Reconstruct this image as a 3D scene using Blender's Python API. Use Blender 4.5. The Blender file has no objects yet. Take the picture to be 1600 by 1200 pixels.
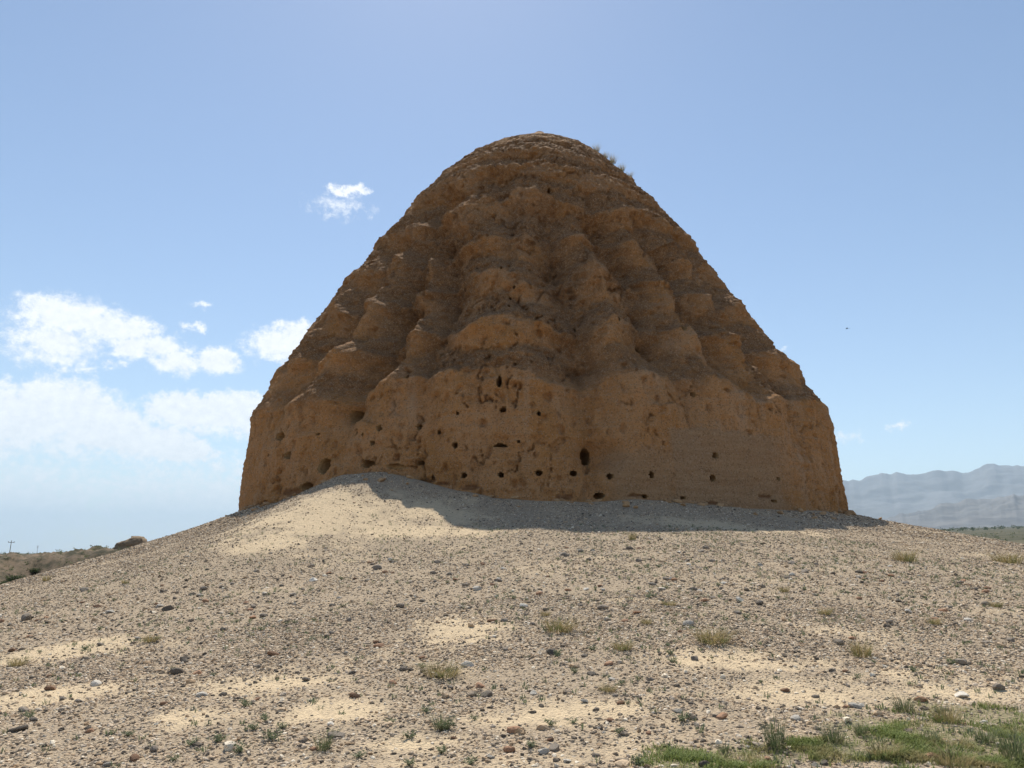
import bpy, bmesh, math, random
import numpy as np
from mathutils import Vector, Matrix, Euler

random.seed(11)
RNG = np.random.default_rng(11)
R = math.radians
scene = bpy.context.scene
COL = scene.collection

# ------------------------------------------------------------------ camera
CAM = np.array([0.0, 0.0, 1.6])
FPX = 1202.0                      # focal length in pixels of the 1600 px wide photograph
PITCH = R(12.4)
cam_data = bpy.data.cameras.new('camera')
cam_data.sensor_fit = 'HORIZONTAL'
cam_data.sensor_width = 36.0
cam_data.lens = 36.0 * FPX / 1600.0
cam_data.clip_start = 0.05
cam_data.clip_end = 60000
cam = bpy.data.objects.new('camera', cam_data)
cam.location = CAM
cam.rotation_euler = (R(90) + PITCH, 0, 0)
COL.objects.link(cam)
scene.camera = cam

# ------------------------------------------------------------------ light
SUN_AZ = R(-7.0)                 # seen from the camera: left of straight ahead
SUN_EL = R(54.0)
SUN_STRENGTH = 5.0
SKY_STRENGTH = 0.104
EXPOSURE = 0.40
sun_dir = Vector((math.sin(SUN_AZ) * math.cos(SUN_EL), math.cos(SUN_AZ) * math.cos(SUN_EL), math.sin(SUN_EL)))
sun_data = bpy.data.lights.new('sun', 'SUN')
sun_data.energy = SUN_STRENGTH
sun_data.angle = R(0.55)
sun_data.color = (1.0, 0.94, 0.83)
sun = bpy.data.objects.new('sun', sun_data)
sun.rotation_euler = sun_dir.to_track_quat('Z', 'Y').to_euler()
sun.location = (0, 0, 60)
COL.objects.link(sun)

scene.view_settings.view_transform = 'Standard'
scene.view_settings.look = 'None'
scene.view_settings.exposure = EXPOSURE
scene.view_settings.gamma = 1.0
scene.view_settings.use_curve_mapping = False
scene.cycles.volume_bounces = 1
scene.cycles.max_bounces = 8
scene.cycles.use_denoising = True

# clouds of the photograph as (pixel x, pixel y, half width, half height, strength)
CLOUDS = [
    (85, 487, 34, 22, 1.0), (130, 497, 50, 22, 1.0), (185, 515, 48, 20, 1.0), (232, 541, 52, 17, .95),
    (88, 535, 24, 32, .8), (118, 576, 34, 7, .55), (285, 549, 26, 9, .5), (50, 497, 20, 16, .6),
    (310, 566, 62, 17, 1.0), (345, 555, 26, 12, .9),
    (440, 540, 42, 24, 1.0), (465, 520, 24, 18, 1.0),
    (15, 652, 60, 36, 1.3), (95, 640, 60, 36, 1.4), (160, 668, 62, 32, 1.3), (235, 690, 58, 22, 1.2), (290, 705, 42, 16, 1.1),
    (60, 690, 120, 34, .6),
    (318, 642, 74, 24, 1.4), (375, 640, 34, 24, 1.3), (340, 668, 70, 20, .6),
    (302, 512, 24, 7, .7), (543, 297, 34, 8, .85), (530, 322, 46, 18, .35), (310, 477, 14, 5, .5),
    (1395, 668, 15, 6, .6), (1320, 682, 26, 8, .45), (25, 604, 36, 10, .55), (360, 735, 60, 26, .45),
    (150, 800, 250, 75, .7), (330, 790, 130, 65, .7), (1210, 545, 16, 4, .45), (60, 745, 110, 24, .4), (185, 570, 22, 6, .5),
]

def px_dir(px, py):
    """direction (world) of a pixel of the photograph"""
    px = np.asarray(px, float); py = np.asarray(py, float)
    u = px - 800.0; v = 600.0 - py
    y = FPX * math.cos(PITCH) - v * math.sin(PITCH)
    z = FPX * math.sin(PITCH) + v * math.cos(PITCH)
    d = np.stack([u, y, z], -1)
    return d / np.linalg.norm(d, axis=-1, keepdims=True)

def build_world():
    w = bpy.data.worlds.new('World'); scene.world = w; w.use_nodes = True
    w.cycles.sampling_method = 'MANUAL'; w.cycles.sample_map_resolution = 256
    nt = w.node_tree; nt.nodes.clear(); L = nt.links.new
    def N(t, **k):
        n = nt.nodes.new(t)
        for a, b in k.items(): setattr(n, a, b)
        return n
    def M(op, a, b=None, c=None, clamp=False):
        n = N('ShaderNodeMath', operation=op, use_clamp=clamp)
        for i, q in enumerate((a, b, c)):
            if q is None: continue
            if isinstance(q, (int, float)): n.inputs[i].default_value = q
            else: L(q, n.inputs[i])
        return n.outputs[0]
    out = N('ShaderNodeOutputWorld'); bg = N('ShaderNodeBackground')
    sky = N('ShaderNodeTexSky', sky_type='NISHITA', sun_disc=False)
    sky.sun_elevation = SUN_EL
    sky.sun_rotation = SUN_AZ
    sky.altitude = 300; sky.air_density = 1.0; sky.dust_density = .22; sky.ozone_density = .2
    tc = N('ShaderNodeTexCoord'); sep = N('ShaderNodeSeparateXYZ'); L(tc.outputs['Generated'], sep.inputs[0])
    az = M('ARCTAN2', sep.outputs[0], sep.outputs[1])
    az = M('MULTIPLY', az, 180 / math.pi)
    # the clouds of the view come round again every 120 degrees
    az = M('SUBTRACT', M('FLOORED_MODULO', M('ADD', az, 60.0), 120.0), 60.0)
    el = M('MULTIPLY', M('ARCSINE', sep.outputs[2]), 180 / math.pi)
    comb = N('ShaderNodeCombineXYZ'); L(az, comb.inputs[0]); L(el, comb.inputs[1])
    def noise(scale, detail, rough, z):
        n = N('ShaderNodeTexNoise', noise_dimensions='3D'); n.inputs['Scale'].default_value = scale
        n.inputs['Detail'].default_value = detail; n.inputs['Roughness'].default_value = rough
        a = N('ShaderNodeVectorMath', operation='ADD'); L(comb.outputs[0], a.inputs[0]); a.inputs[1].default_value = (0, 0, z)
        s = N('ShaderNodeVectorMath', operation='MULTIPLY'); L(a.outputs[0], s.inputs[0]); s.inputs[1].default_value = (1.0, 1.15, 1)
        L(s.outputs[0], n.inputs['Vector']); return n
    warp = noise(0.9, 6, .62, 3.0)
    wv = N('ShaderNodeVectorMath', operation='SUBTRACT'); L(warp.outputs['Color'], wv.inputs[0]); wv.inputs[1].default_value = (.5, .5, .5)
    wm = N('ShaderNodeVectorMath', operation='MULTIPLY'); L(wv.outputs[0], wm.inputs[0]); wm.inputs[1].default_value = (2.6, 1.5, 0)
    pos = N('ShaderNodeVectorMath', operation='ADD'); L(comb.outputs[0], pos.inputs[0]); L(wm.outputs[0], pos.inputs[1])
    acc = None; ASP = 1.9                             # every puff is an ellipse of this aspect, long clouds are rows of puffs
    sc_ = N('ShaderNodeVectorMath', operation='MULTIPLY'); L(pos.outputs[0], sc_.inputs[0]); sc_.inputs[1].default_value = (1 / ASP, 1, 0)
    for (cx, cy, hw, hh, st) in CLOUDS:
        n = max(1, math.ceil((hw - ASP * hh) / (ASP * hh) + 1)) if hw > ASP * hh * 1.15 else 1
        for q in range(n):
            px = cx if n == 1 else cx - (hw - ASP * hh) + 2 * (hw - ASP * hh) * q / (n - 1)
            d = px_dir(px, cy); a0 = math.degrees(math.atan2(d[0], d[1])); e0 = math.degrees(math.asin(d[2]))
            we = max(hh, min(hw, hh * 1.0)) * .0464
            l = N('ShaderNodeVectorMath', operation='DISTANCE'); L(sc_.outputs[0], l.inputs[0]); l.inputs[1].default_value = (a0 / ASP, e0, 0)
            v = M('MULTIPLY_ADD', l.outputs['Value'], -st / we, 1.58 * st)
            acc = v if acc is None else M('MAXIMUM', acc, v)
    det = noise(1.7, 8, .66, 9.0)
    dn = M('MULTIPLY', M('SUBTRACT', det.outputs['Fac'], .5), 1.7)
    dens = M('ADD', acc, dn)
    mr = N('ShaderNodeMapRange', interpolation_type='SMOOTHSTEP'); L(dens, mr.inputs['Value'])
    mr.inputs['From Min'].default_value = 0.12; mr.inputs['From Max'].default_value = 1.0
    cover = M('MULTIPLY', mr.outputs[0], .93)
    # thick parts a touch greyer
    shade = N('ShaderNodeMapRange'); L(det.outputs['Fac'], shade.inputs['Value'])
    shade.inputs['From Min'].default_value = .3; shade.inputs['From Max'].default_value = .7
    cr = N('ShaderNodeMix', data_type='RGBA'); L(shade.outputs[0], cr.inputs['Factor'])
    cr.inputs['A'].default_value = (7.6, 7.8, 8.1, 1); cr.inputs['B'].default_value = (9.2, 9.2, 9.2, 1)
    mix = N('ShaderNodeMix', data_type='RGBA'); L(cover, mix.inputs['Factor'])
    L(sky.outputs[0], mix.inputs['A']); L(cr.outputs['Result'], mix.inputs['B'])
    L(mix.outputs['Result'], bg.inputs['Color']); bg.inputs['Strength'].default_value = SKY_STRENGTH
    L(bg.outputs[0], out.inputs['Surface'])
build_world()

# ------------------------------------------------------------------ helpers
_PT = {}
def _ptab(seed):
    if seed not in _PT:
        rs = np.random.RandomState(seed); perm = rs.permutation(256).astype(np.int32)
        g = rs.normal(size=(256, 3)); g /= np.linalg.norm(g, axis=1, keepdims=True)
        _PT[seed] = (np.concatenate([perm, perm]), *(np.ascontiguousarray(g[:, k].astype(np.float32)) for k in range(3)))
    return _PT[seed]

def perlin(P, seed=0):
    perm, gx, gy, gz = _ptab(seed)
    P = np.asarray(P, np.float64); fl = np.floor(P); f = (P - fl).astype(np.float32); i = fl.astype(np.int32) & 255
    fx, fy, fz = (np.ascontiguousarray(f[:, k]) for k in range(3))
    ux, uy, uz = (t * t * t * (t * (t * 6 - 15) + 10) for t in (fx, fy, fz))
    ix, iy, iz = (np.ascontiguousarray(i[:, k]) for k in range(3))
    res = []
    for a in (0, 1):
        ha = perm[ix + a]
        for b in (0, 1):
            hb = perm[(ha + ((iy + b) & 255))]
            for c in (0, 1):
                h = perm[hb + ((iz + c) & 255)]
                res.append(gx[h] * (fx - a) + gy[h] * (fy - b) + gz[h] * (fz - c))
    def lp(a, b, t): return a + (b - a) * t
    y0 = lp(lp(res[0], res[1], uz), lp(res[2], res[3], uz), uy)
    y1 = lp(lp(res[4], res[5], uz), lp(res[6], res[7], uz), uy)
    return lp(y0, y1, ux) * 1.5

def fbm(P, octaves=4, seed=0, gain=.5, lac=2.03):
    P = np.asarray(P, float); s = 0; a = 1.0; t = 0
    for k in range(octaves):
        s = s + a * perlin(P * (lac ** k) + 13.7 * k, seed + k); t += a; a *= gain
    return s / t

def sstep(a, b, x):
    t = np.clip((np.asarray(x, float) - a) / (b - a), 0, 1); return t * t * (3 - 2 * t)

def make_mesh(name, V, F, smooth=True, attrs=None):
    V = np.asarray(V, np.float32); F = np.asarray(F, np.int32)
    me = bpy.data.meshes.new(name); n, k = F.shape
    me.vertices.add(len(V)); me.vertices.foreach_set('co', V.ravel())
    me.loops.add(n * k); me.loops.foreach_set('vertex_index', F.ravel())
    me.polygons.add(n); me.polygons.foreach_set('loop_start', np.arange(0, n * k, k, dtype=np.int32))
    me.polygons.foreach_set('loop_total', np.full(n, k, np.int32))
    me.update(calc_edges=True)
    me.polygons.foreach_set('use_smooth', np.full(n, smooth, bool))
    for a, val in (attrs or {}).items():
        at = me.attributes.new(a, 'FLOAT', 'POINT'); at.data.foreach_set('value', np.asarray(val, np.float32))
    me.validate()
    return me

def link(name, me, mat=None, parent=None):
    o = bpy.data.objects.new(name, me); COL.objects.link(o)
    if mat is not None and not me.materials: me.materials.append(mat)
    if parent is not None: o.parent = parent
    return o

def tag(o, label=None, cat=None, group=None, kind=None):
    if label: o['label'] = label
    if cat: o['category'] = cat
    if group: o['group'] = group
    if kind: o['kind'] = kind
    return o

class NT:
    """small material builder"""
    def __init__(self, name, rough=.95):
        self.m = bpy.data.materials.new(name); self.m.use_nodes = True
        self.nt = self.m.node_tree; self.b = self.nt.nodes['Principled BSDF']
        self.b.inputs['Roughness'].default_value = rough
        self.b.inputs['Specular IOR Level'].default_value = .15
        self.tc = self.nt.nodes.new('ShaderNodeTexCoord')
    def N(self, t, **k):
        n = self.nt.nodes.new(t)
        for a, b in k.items(): setattr(n, a, b)
        return n
    def L(self, a, b): self.nt.links.new(a, b)
    def vec(self, scale=(1, 1, 1)):
        m = self.N('ShaderNodeVectorMath', operation='MULTIPLY'); self.L(self.tc.outputs['Object'], m.inputs[0])
        m.inputs[1].default_value = scale; return m.outputs[0]
    def noise(self, scale, detail=4, rough=.6, stretch=(1, 1, 1)):
        n = self.N('ShaderNodeTexNoise'); self.L(self.vec(stretch), n.inputs['Vector'])
        n.inputs['Scale'].default_value = scale; n.inputs['Detail'].default_value = detail; n.inputs['Roughness'].default_value = rough
        return n.outputs['Fac']
    def voro(self, scale, feature='F1', stretch=(1, 1, 1), out='Distance'):
        n = self.N('ShaderNodeTexVoronoi', feature=feature); self.L(self.vec(stretch), n.inputs['Vector'])
        n.inputs['Scale'].default_value = scale; return n.outputs[out]
    def attr(self, name):
        n = self.N('ShaderNodeAttribute', attribute_name=name); return n.outputs['Fac']
    def rng(self, v, a, b, c=0.0, d=1.0, smooth=True):
        n = self.N('ShaderNodeMapRange', interpolation_type='SMOOTHSTEP' if smooth else 'LINEAR'); self.L(v, n.inputs['Value'])
        for k, q in zip(('From Min', 'From Max', 'To Min', 'To Max'), (a, b, c, d)): n.inputs[k].default_value = q
        return n.outputs[0]
    def mix(self, f, a, b):
        n = self.N('ShaderNodeMix', data_type='RGBA')
        for s, q in (('Factor', f), ('A', a), ('B', b)):
            if isinstance(q, (int, float)): n.inputs[s].default_value = q
            elif isinstance(q, tuple): n.inputs[s].default_value = (*q, 1)
            else: self.L(q, n.inputs[s])
        return n.outputs['Result']
    def math(self, op, a, b, clamp=False):
        n = self.N('ShaderNodeMath', operation=op, use_clamp=clamp)
        for i, q in enumerate((a, b)):
            if isinstance(q, (int, float)): n.inputs[i].default_value = q
            else: self.L(q, n.inputs[i])
        return n.outputs[0]
    def color(self, c):
        if isinstance(c, tuple): self.b.inputs['Base Color'].default_value = (*c, 1)
        else: self.L(c, self.b.inputs['Base Color'])
    def bump(self, h, dist, strength=1.0, prev=None):
        n = self.N('ShaderNodeBump'); n.inputs['Strength'].default_value = strength; n.inputs['Distance'].default_value = dist
        self.L(h, n.inputs['Height'])
        if prev is not None: self.L(prev, n.inputs['Normal'])
        self.L(n.outputs[0], self.b.inputs['Normal']); return n.outputs[0]

# ------------------------------------------------------------------ tower geometry in numbers
TC = np.array([1.50, 42.0])       # axis of the tower
SIL_L = [(372, 803), (376, 770), (384, 725), (392, 690), (398, 650), (408, 632), (425, 608), (437, 580), (462, 548), (487, 515), (512, 482),
         (538, 445), (572, 410), (600, 372), (635, 335), (668, 298), (704, 262), (738, 236), (770, 222), (806, 211), (850, 207)]
SIL_R = [(1331, 803), (1318, 765), (1310, 720), (1304, 690), (1297, 660), (1280, 632), (1250, 598), (1243, 578), (1212, 548), (1192, 520), (1180, 503),
         (1143, 468), (1112, 425), (1088, 392), (1062, 358), (1030, 325), (1000, 298), (972, 272), (945, 248), (905, 222), (850, 207)]

def sil_profile(pts):
    """visual hull of a body of revolution: at each height the smallest distance any outline ray keeps from the axis"""
    pts = np.array(pts, float); k = np.linspace(0, len(pts) - 1, 260)
    xs = np.interp(k, np.arange(len(pts)), pts[:, 0]); ys = np.interp(k, np.arange(len(pts)), pts[:, 1])
    D = px_dir(xs, ys); zg = np.linspace(3.0, 27.0, 600); best = np.full(len(zg), 99.0)
    for d in D:
        t = (zg - CAM[2]) / d[2]; rho = np.hypot(d[0] * t - TC[0], d[1] * t - TC[1])
        best = np.minimum(best, rho)
    top = int(np.argmin(best)); zg, best = zg[:top + 1], np.minimum.accumulate(best[:top + 1])
    return np.stack([zg, np.minimum(best, np.interp(4.5, zg, best) + .12 * np.maximum(0, 4.5 - zg))], 1)
PL, PR = sil_profile(SIL_L), sil_profile(SIL_R)
ZTOP = min(PL[-1, 0], PR[-1, 0])
PL[-1, 1] = 0.0; PR[-1, 1] = 0.0

def env(phi, z):
    """smooth envelope radius; phi = 0 faces the camera, + to the right"""
    w = .5 + .5 * np.sin(phi)
    a = np.interp(z, PL[:, 0], PL[:, 1]); b = np.interp(z, PR[:, 0], PR[:, 1])
    return a * (1 - w) + b * w

def tower_hit(px, py):
    """where the ray of a pixel meets the envelope -> phi, z"""
    d = px_dir(px, py); t = np.linspace(18, 46, 2400)
    P = CAM[None] + d[None] * t[:, None]; rel = P[:, :2] - TC
    rr = np.hypot(rel[:, 0], rel[:, 1]); phi = np.arctan2(rel[:, 0], -rel[:, 1])
    ins = rr < env(phi, np.clip(P[:, 2], 0, ZTOP)) * (P[:, 2] < ZTOP)
    if not ins.any(): k = int(np.argmin(rr - env(phi, P[:, 2])))
    else: k = int(np.argmax(ins))
    return phi[k], P[k, 2]

CREST_Y = [570, 490, 418, 362, 312, 264, 234]
CZ = np.array([tower_hit(790, y)[1] for y in CREST_Y])

# gullies, traced down the faces: (pixel x, pixel y, depth in metres)
GULLIES = [
    [(700, 330, .15), (685, 360, .5), (679, 384, .9), (685, 419, 1.1), (691, 450, 1.1), (688, 481, 1.0), (672, 525, .9), (660, 536, .8), (657, 570, .7), (650, 605, .6), (647, 650, .45), (641, 725, .3)],
    [(690, 295, .1), (672, 325, .6), (660, 369, .8), (635, 390, .9), (622, 430, 1.0), (602, 470, 1.1), (594, 500, 1.25), (585, 531, 1.2), (563, 569, 1.1), (548, 592, 1.0), (538, 632, .8), (528, 655, .5), (525, 700, .2)],
    [(840, 290, .1), (850, 320, .5), (860, 370, .8), (866, 392, .9), (875, 427, 1.1), (892, 466, 1.0), (905, 495, .95), (907, 536, 1.0), (910, 567, 1.0), (916, 605, .85), (922, 640, .6), (924, 700, .4), (926, 770, .3)],
    [(915, 290, .1), (931, 320, .5), (941, 346, .75), (963, 385, .9), (999, 430, .9), (1019, 473, .95), (1027, 528, 1.0), (1050, 561, .8), (1075, 596, .7), (1090, 636, .45), (1085, 665, .2)],
    [(985, 310, .1), (1005, 345, .4), (1025, 385, .7), (1062, 410, .8), (1082, 455, .8), (1105, 505, .8), (1140, 560, .8), (1180, 600, .5), (1200, 650, .2)],
    [(1060, 365, .2), (1095, 410, .6), (1130, 462, .7), (1165, 515, .8), (1212, 575, .8), (1240, 618, .6), (1258, 680, .3)],
    [(655, 325, .15), (610, 385, .5), (570, 440, .7), (535, 490, .8), (492, 548, .8), (455, 600, .6), (425, 650, .3)],
    [(775, 255, .1), (775, 290, .35), (800, 330, .5), (795, 372, .55), (792, 400, .35), (790, 425, .1)],
]
def gully_polys():
    out = []
    for g in GULLIES:
        pts = np.array([(*tower_hit(x, y), dep) for (x, y, dep) in g]); out.append(pts)
    rr = random.Random(5)
    a = math.pi * .62
    while a < math.pi * 1.40:                       # the far side, out of the photograph's sight
        zz = np.linspace(ZTOP - 3, 6, 8); aa = a + np.cumsum([rr.uniform(-.04, .04) for _ in zz])
        out.append(np.stack([aa, zz, np.full(8, rr.uniform(.7, 1.1))], 1)); a += rr.uniform(.3, .45)
    return out
GP = gully_polys()

# base line of the tower against the ground, from the photograph
BASE = [(374, 803), (440, 786), (490, 764), (540, 741), (600, 735), (640, 746), (700, 762), (770, 776), (850, 781), (920, 784), (1000, 782), (1080, 786), (1150, 791), (1240, 797), (1329, 803)]
BP = np.array([tower_hit(x, y) for (x, y) in BASE])
o_ = np.argsort(BP[:, 0]); BP = BP[o_]

PHI_CONE = tower_hit(605, 735)[0]
def z_contact(phi):
    phi = (np.asarray(phi) + math.pi) % (2 * math.pi) - math.pi
    back = 3.4
    xs = np.concatenate([[-math.pi, -2.2], BP[:, 0], [2.2, math.pi]]); ys = np.concatenate([[back, back], BP[:, 1], [back, back]])
    return np.interp(phi, xs, ys)

def zground_smooth(x, y):
    x = np.asarray(x, float); y = np.asarray(y, float)
    rx, ry = x - TC[0], y - TC[1]; r = np.hypot(rx, ry); phi = np.arctan2(rx, -ry)
    rw = env(phi, np.full_like(phi, 4.0)) + .05
    d = np.maximum(r - rw, 0)
    slope = np.interp(phi, [-math.pi, -2.1, -1.05, -.45, 0, .5, 1.05, 2.1, math.pi], [.26, .33, .34, .19, .132, .145, .215, .25, .26])
    zfar = np.interp(phi, [-math.pi, -1.8, -.7, -.25, 0, .5, math.pi], [-.8, -1.1, -.95, -.1, 0, -.05, -.3])
    zb = np.interp(phi, [-1.05, -.5, .5, 1.05], [3.25, 2.75, 2.75, 3.25])
    cone = zb - slope * d
    k = .35                                          # soft maximum of the cone and the plain
    m = np.maximum(cone, zfar); z = m + k * np.log(np.exp((cone - m) / k) + np.exp((zfar - m) / k))
    z = z + (z_contact(phi) - (zb + .0)) * np.exp(-(d / (2.5 + 3.2 * np.exp(-((phi - PHI_CONE) / .20) ** 2))) ** 1.5)
    # the plain climbs to the mountains on the right
    s = x * math.sin(R(70)) + y * math.cos(R(70)); far = np.hypot(x, y)
    z = z + .0365 * np.maximum(0, s - 55) * sstep(55, 300, far + 0 * x) 
    # low eroded bank out on the left
    dl = np.hypot(x, y); azl = np.arctan2(x, y)
    edge = 60 + 5 * np.sin(azl * 9) + 2.0 * np.sin(azl * 31)
    bank = sstep(0, 9, dl - edge) * sstep(R(-14), R(-20), azl) * (y > 0) * sstep(R(-70), R(-50), azl)
    z = z + bank * (2.35 + .55 * sstep(R(-33), R(-25), azl)) * (1 - .8 * sstep(85, 300, dl))
    return z

def zground(x, y, fine=True):
    x = np.asarray(x, float); y = np.asarray(y, float)
    z = zground_smooth(x, y)
    P = np.stack([x, y, 0 * x], -1)
    far = np.hypot(x, y)
    z = z + fbm(P * .12, 3, 40) * .22 * sstep(4, 14, far)
    z = z + fbm(P * .9, 3, 44) * .055
    bk = sstep(52, 58, far) * (1 - sstep(90, 140, far)) * (x < -10)
    z = z + bk * (fbm(P * .40, 5, 49, .62) * 1.1 - np.abs(fbm(P * .8, 3, 47)) * .5)
    if fine: z = z + fbm(P * 5.0, 3, 52) * .016 * (1 - sstep(25, 45, far))
    return z

def ground_hit(px, py):
    d = px_dir(px, py); t = np.geomspace(4, 400, 5000)
    P = CAM[None] + d[None] * t[:, None]; below = P[:, 2] < zground(P[:, 0], P[:, 1], False)
    if not below.any(): return None
    return P[int(np.argmax(below))]

# sandy bare patches (pixel x, y, half width, half height) and greener ones
SAND_PX = [(500, 805, 160, 44), (690, 800, 90, 28), (640, 830, 160, 16), (1120, 822, 130, 8), (720, 985, 90, 25), (860, 1115, 160, 22), (1250, 1085, 220, 24), (1150, 1030, 150, 20),
           (130, 1010, 120, 18), (90, 1085, 130, 22), (420, 1070, 120, 25), (530, 1110, 100, 25), (420, 850, 80, 16), (1500, 1085, 120, 12), (300, 1120, 90, 18), (650, 1165, 90, 14)]
GREEN_PX = [(1490, 1150, 210, 40), (1290, 1172, 210, 22), (1140, 1188, 110, 8), (1620, 1130, 170, 30), (1540, 1190, 180, 20), (1480, 1235, 300, 40)]
def px_patch(px, py, hw, hh):
    c = ground_hit(px, py); a = ground_hit(px + hw, py); b = ground_hit(px, py + hh); t = ground_hit(px, py - hh)
    ry = max(.3, .5 * (abs((t if t is not None else b)[1] - b[1])))
    return c[0], c[1], max(.3, abs(a[0] - c[0])), ry
SAND_G = [px_patch(*q) for q in SAND_PX]
GREEN_G = [px_patch(*q) for q in GREEN_PX]

def patch_field(x, y, patches, seed, warp=.5):
    P = np.stack([x, y, 0 * x], -1); n = fbm(P * .7, 4, seed); n2 = fbm(P * 2.6, 3, seed + 7)
    v = np.full_like(x, -9.0)
    for (cx, cy, rx, ry) in patches:
        v = np.maximum(v, 1.0 - np.hypot((x - cx) / rx, (y - cy) / ry))
    return np.clip(v, -1.2, 1) + n * warp * 1.5 + n2 * .7

def sand_mask(x, y):
    P = np.stack([x, y, 0 * x], -1)
    gen = fbm(P * np.array([.35, .6, 1]), 4, 60) * 1.6 - .46
    v = np.maximum(patch_field(x, y, SAND_G, 61), gen + fbm(P * 3.0, 3, 63) * .5)
    return sstep(-.25, .7, v)
def green_mask(x, y):
    g = sstep(-.12, .4, patch_field(x, y, GREEN_G, 71, .55))
    dl = np.hypot(x, y); azl = np.arctan2(x, y)
    foot = sstep(40, 46, dl) * (1 - sstep(57, 61, dl)) * (azl < R(-24)) * (azl > R(-75))
    return np.maximum(g, foot * .9)

# ------------------------------------------------------------------ materials
def mat_ground():
    t = NT('ground_gravel_earth')
    sand, green, scrub = t.attr('sand'), t.attr('green'), t.attr('scrub')
    sp = t.voro(34, out='Color'); sx = t.N('ShaderNodeSeparateColor'); t.L(sp, sx.inputs[0])
    speck = sx.outputs[0]
    sd = t.voro(34)
    n1 = t.noise(3.0, 5, .65); n2 = t.noise(60, 3, .6)
    earth = t.mix(n1, (.34, .262, .178), (.44, .345, .235))
    peb = t.mix(speck, (.14, .112, .085), (.50, .40, .295))
    pebm = t.math('MULTIPLY', t.rng(sd, .55, .40), t.rng(t.noise(1.3, 4, .6), .3, .6, .7, 1.0))
    grav = t.mix(pebm, earth, peb)
    sandc = t.mix(n2, (.56, .43, .275), (.66, .52, .34))
    c = t.mix(t.math('MULTIPLY', sand, t.rng(t.noise(9, 5, .7), .25, .6, .35, 1)), grav, sandc)
    gc = t.mix(t.rng(t.noise(6, 5, .7), .35, .65), (.31, .25, .16), (.17, .175, .075))
    c = t.mix(t.math('MULTIPLY', green, .85), c, gc)
    sc = t.mix(t.rng(t.noise(.06, 6, .7, (1, 1, 1)), .38, .62), (.04, .044, .024), (.115, .10, .06))
    c = t.mix(scrub, c, sc)
    bank = t.attr('bank'); c = t.mix(bank, c, t.mix(t.rng(t.noise(.55, 6, .75), .36, .62), (.05, .048, .028), (.19, .14, .095)))
    t.color(c)
    h = t.math('ADD', t.math('MULTIPLY', t.rng(sd, .6, .1), .7), n2)
    t.bump(h, .02, .9)
    return t.m

def mat_tower():
    t = NT('rammed_earth')
    deb, pl, brick = t.attr('debris'), t.attr('plaster'), t.attr('brick')
    n1 = t.noise(.55, 6, .65); n2 = t.noise(3.2, 6, .7); lay = t.noise(1.0, 5, .65, (.35, .35, 5.5)); fine = t.noise(28, 4, .7)
    wall = t.mix(t.rng(n1, .32, .68), (.54, .285, .102), (.61, .36, .17))
    wall = t.mix(t.rng(n2, .52, .74, 0, .55), wall, (.36, .19, .068))
    wall = t.mix(t.rng(lay, .52, .70, 0, .5), wall, (.54, .375, .22))
    stre = t.noise(1.6, 5, .65, (1.6, 1.6, .22))
    wall = t.mix(t.rng(stre, .55, .75, 0, .4), wall, (.33, .205, .105))
    wash = t.noise(.42, 5, .6, (2.2, 2.2, .25)); wall = t.mix(t.rng(wash, .54, .72, 0, .6), wall, (.58, .42, .27))
    damp = t.noise(.3, 4, .6); wall = t.mix(t.rng(damp, .55, .72, 0, .5), wall, (.28, .165, .085))
    plc = t.mix(t.rng(lay, .35, .65), (.44, .285, .155), (.50, .34, .19))
    c = t.mix(pl, wall, plc)
    pebc = t.mix(t.rng(fine, .35, .65), (.20, .116, .054), (.44, .272, .138))
    vx = t.voro(16, out='Color'); sx = t.N('ShaderNodeSeparateColor'); t.L(vx, sx.inputs[0])
    pebc = t.mix(t.rng(sx.outputs[0], .55, .9, 0, .55), pebc, (.18, .108, .058))
    dm = t.math('MULTIPLY', deb, t.rng(t.noise(2.4, 5, .7), .28, .58, .4, 1.0), True)
    c = t.mix(dm, c, pebc)
    grit = t.voro(24, out='Color'); gx = t.N('ShaderNodeSeparateColor'); t.L(grit, gx.inputs[0])
    c = t.mix(t.rng(gx.outputs[1], .72, .97, 0, .55), c, (.22, .145, .085))
    c = t.mix(t.rng(gx.outputs[2], .80, .99, 0, .5), c, (.60, .46, .31))
    pock = t.math('MULTIPLY', t.rng(t.voro(5.5), .16, .07), t.rng(t.noise(.9, 3, .6), .45, .62))
    c = t.mix(t.math('MULTIPLY', pock, .6), c, (.17, .10, .05))
    c = t.mix(t.math('MULTIPLY', brick, .6), c, t.mix(fine, (.24, .125, .065), (.37, .215, .12)))
    iron = t.N('ShaderNodeMix', data_type='RGBA', blend_type='MULTIPLY'); iron.inputs['Factor'].default_value = 1; t.L(c, iron.inputs['A']); iron.inputs['B'].default_value = (.92, .845, .82, 1)   # iron-red earth
    c = iron.outputs['Result']
    t.color(c)
    # dried mud cracks, pits and grit
    ed = t.voro(2.1, 'DISTANCE_TO_EDGE', (1, 1, .8)); crack = t.math('MULTIPLY', t.rng(ed, 0, .035), 1)
    msk = t.rng(t.noise(.8, 3, .6), .48, .6)
    crack = t.math('MAXIMUM', crack, t.math('SUBTRACT', 1.0, msk))
    b1 = t.bump(crack, .05, .55)
    pit = t.noise(11, 6, .75, (1, 1, .8))
    b2 = t.bump(t.math('SUBTRACT', pit, t.math('MULTIPLY', pock, .5)), .16, .9, b1)
    t.bump(t.math('ADD', fine, t.math('MULTIPLY', t.voro(20), .7)), .035, .8, b2)
    return t.m

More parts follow.
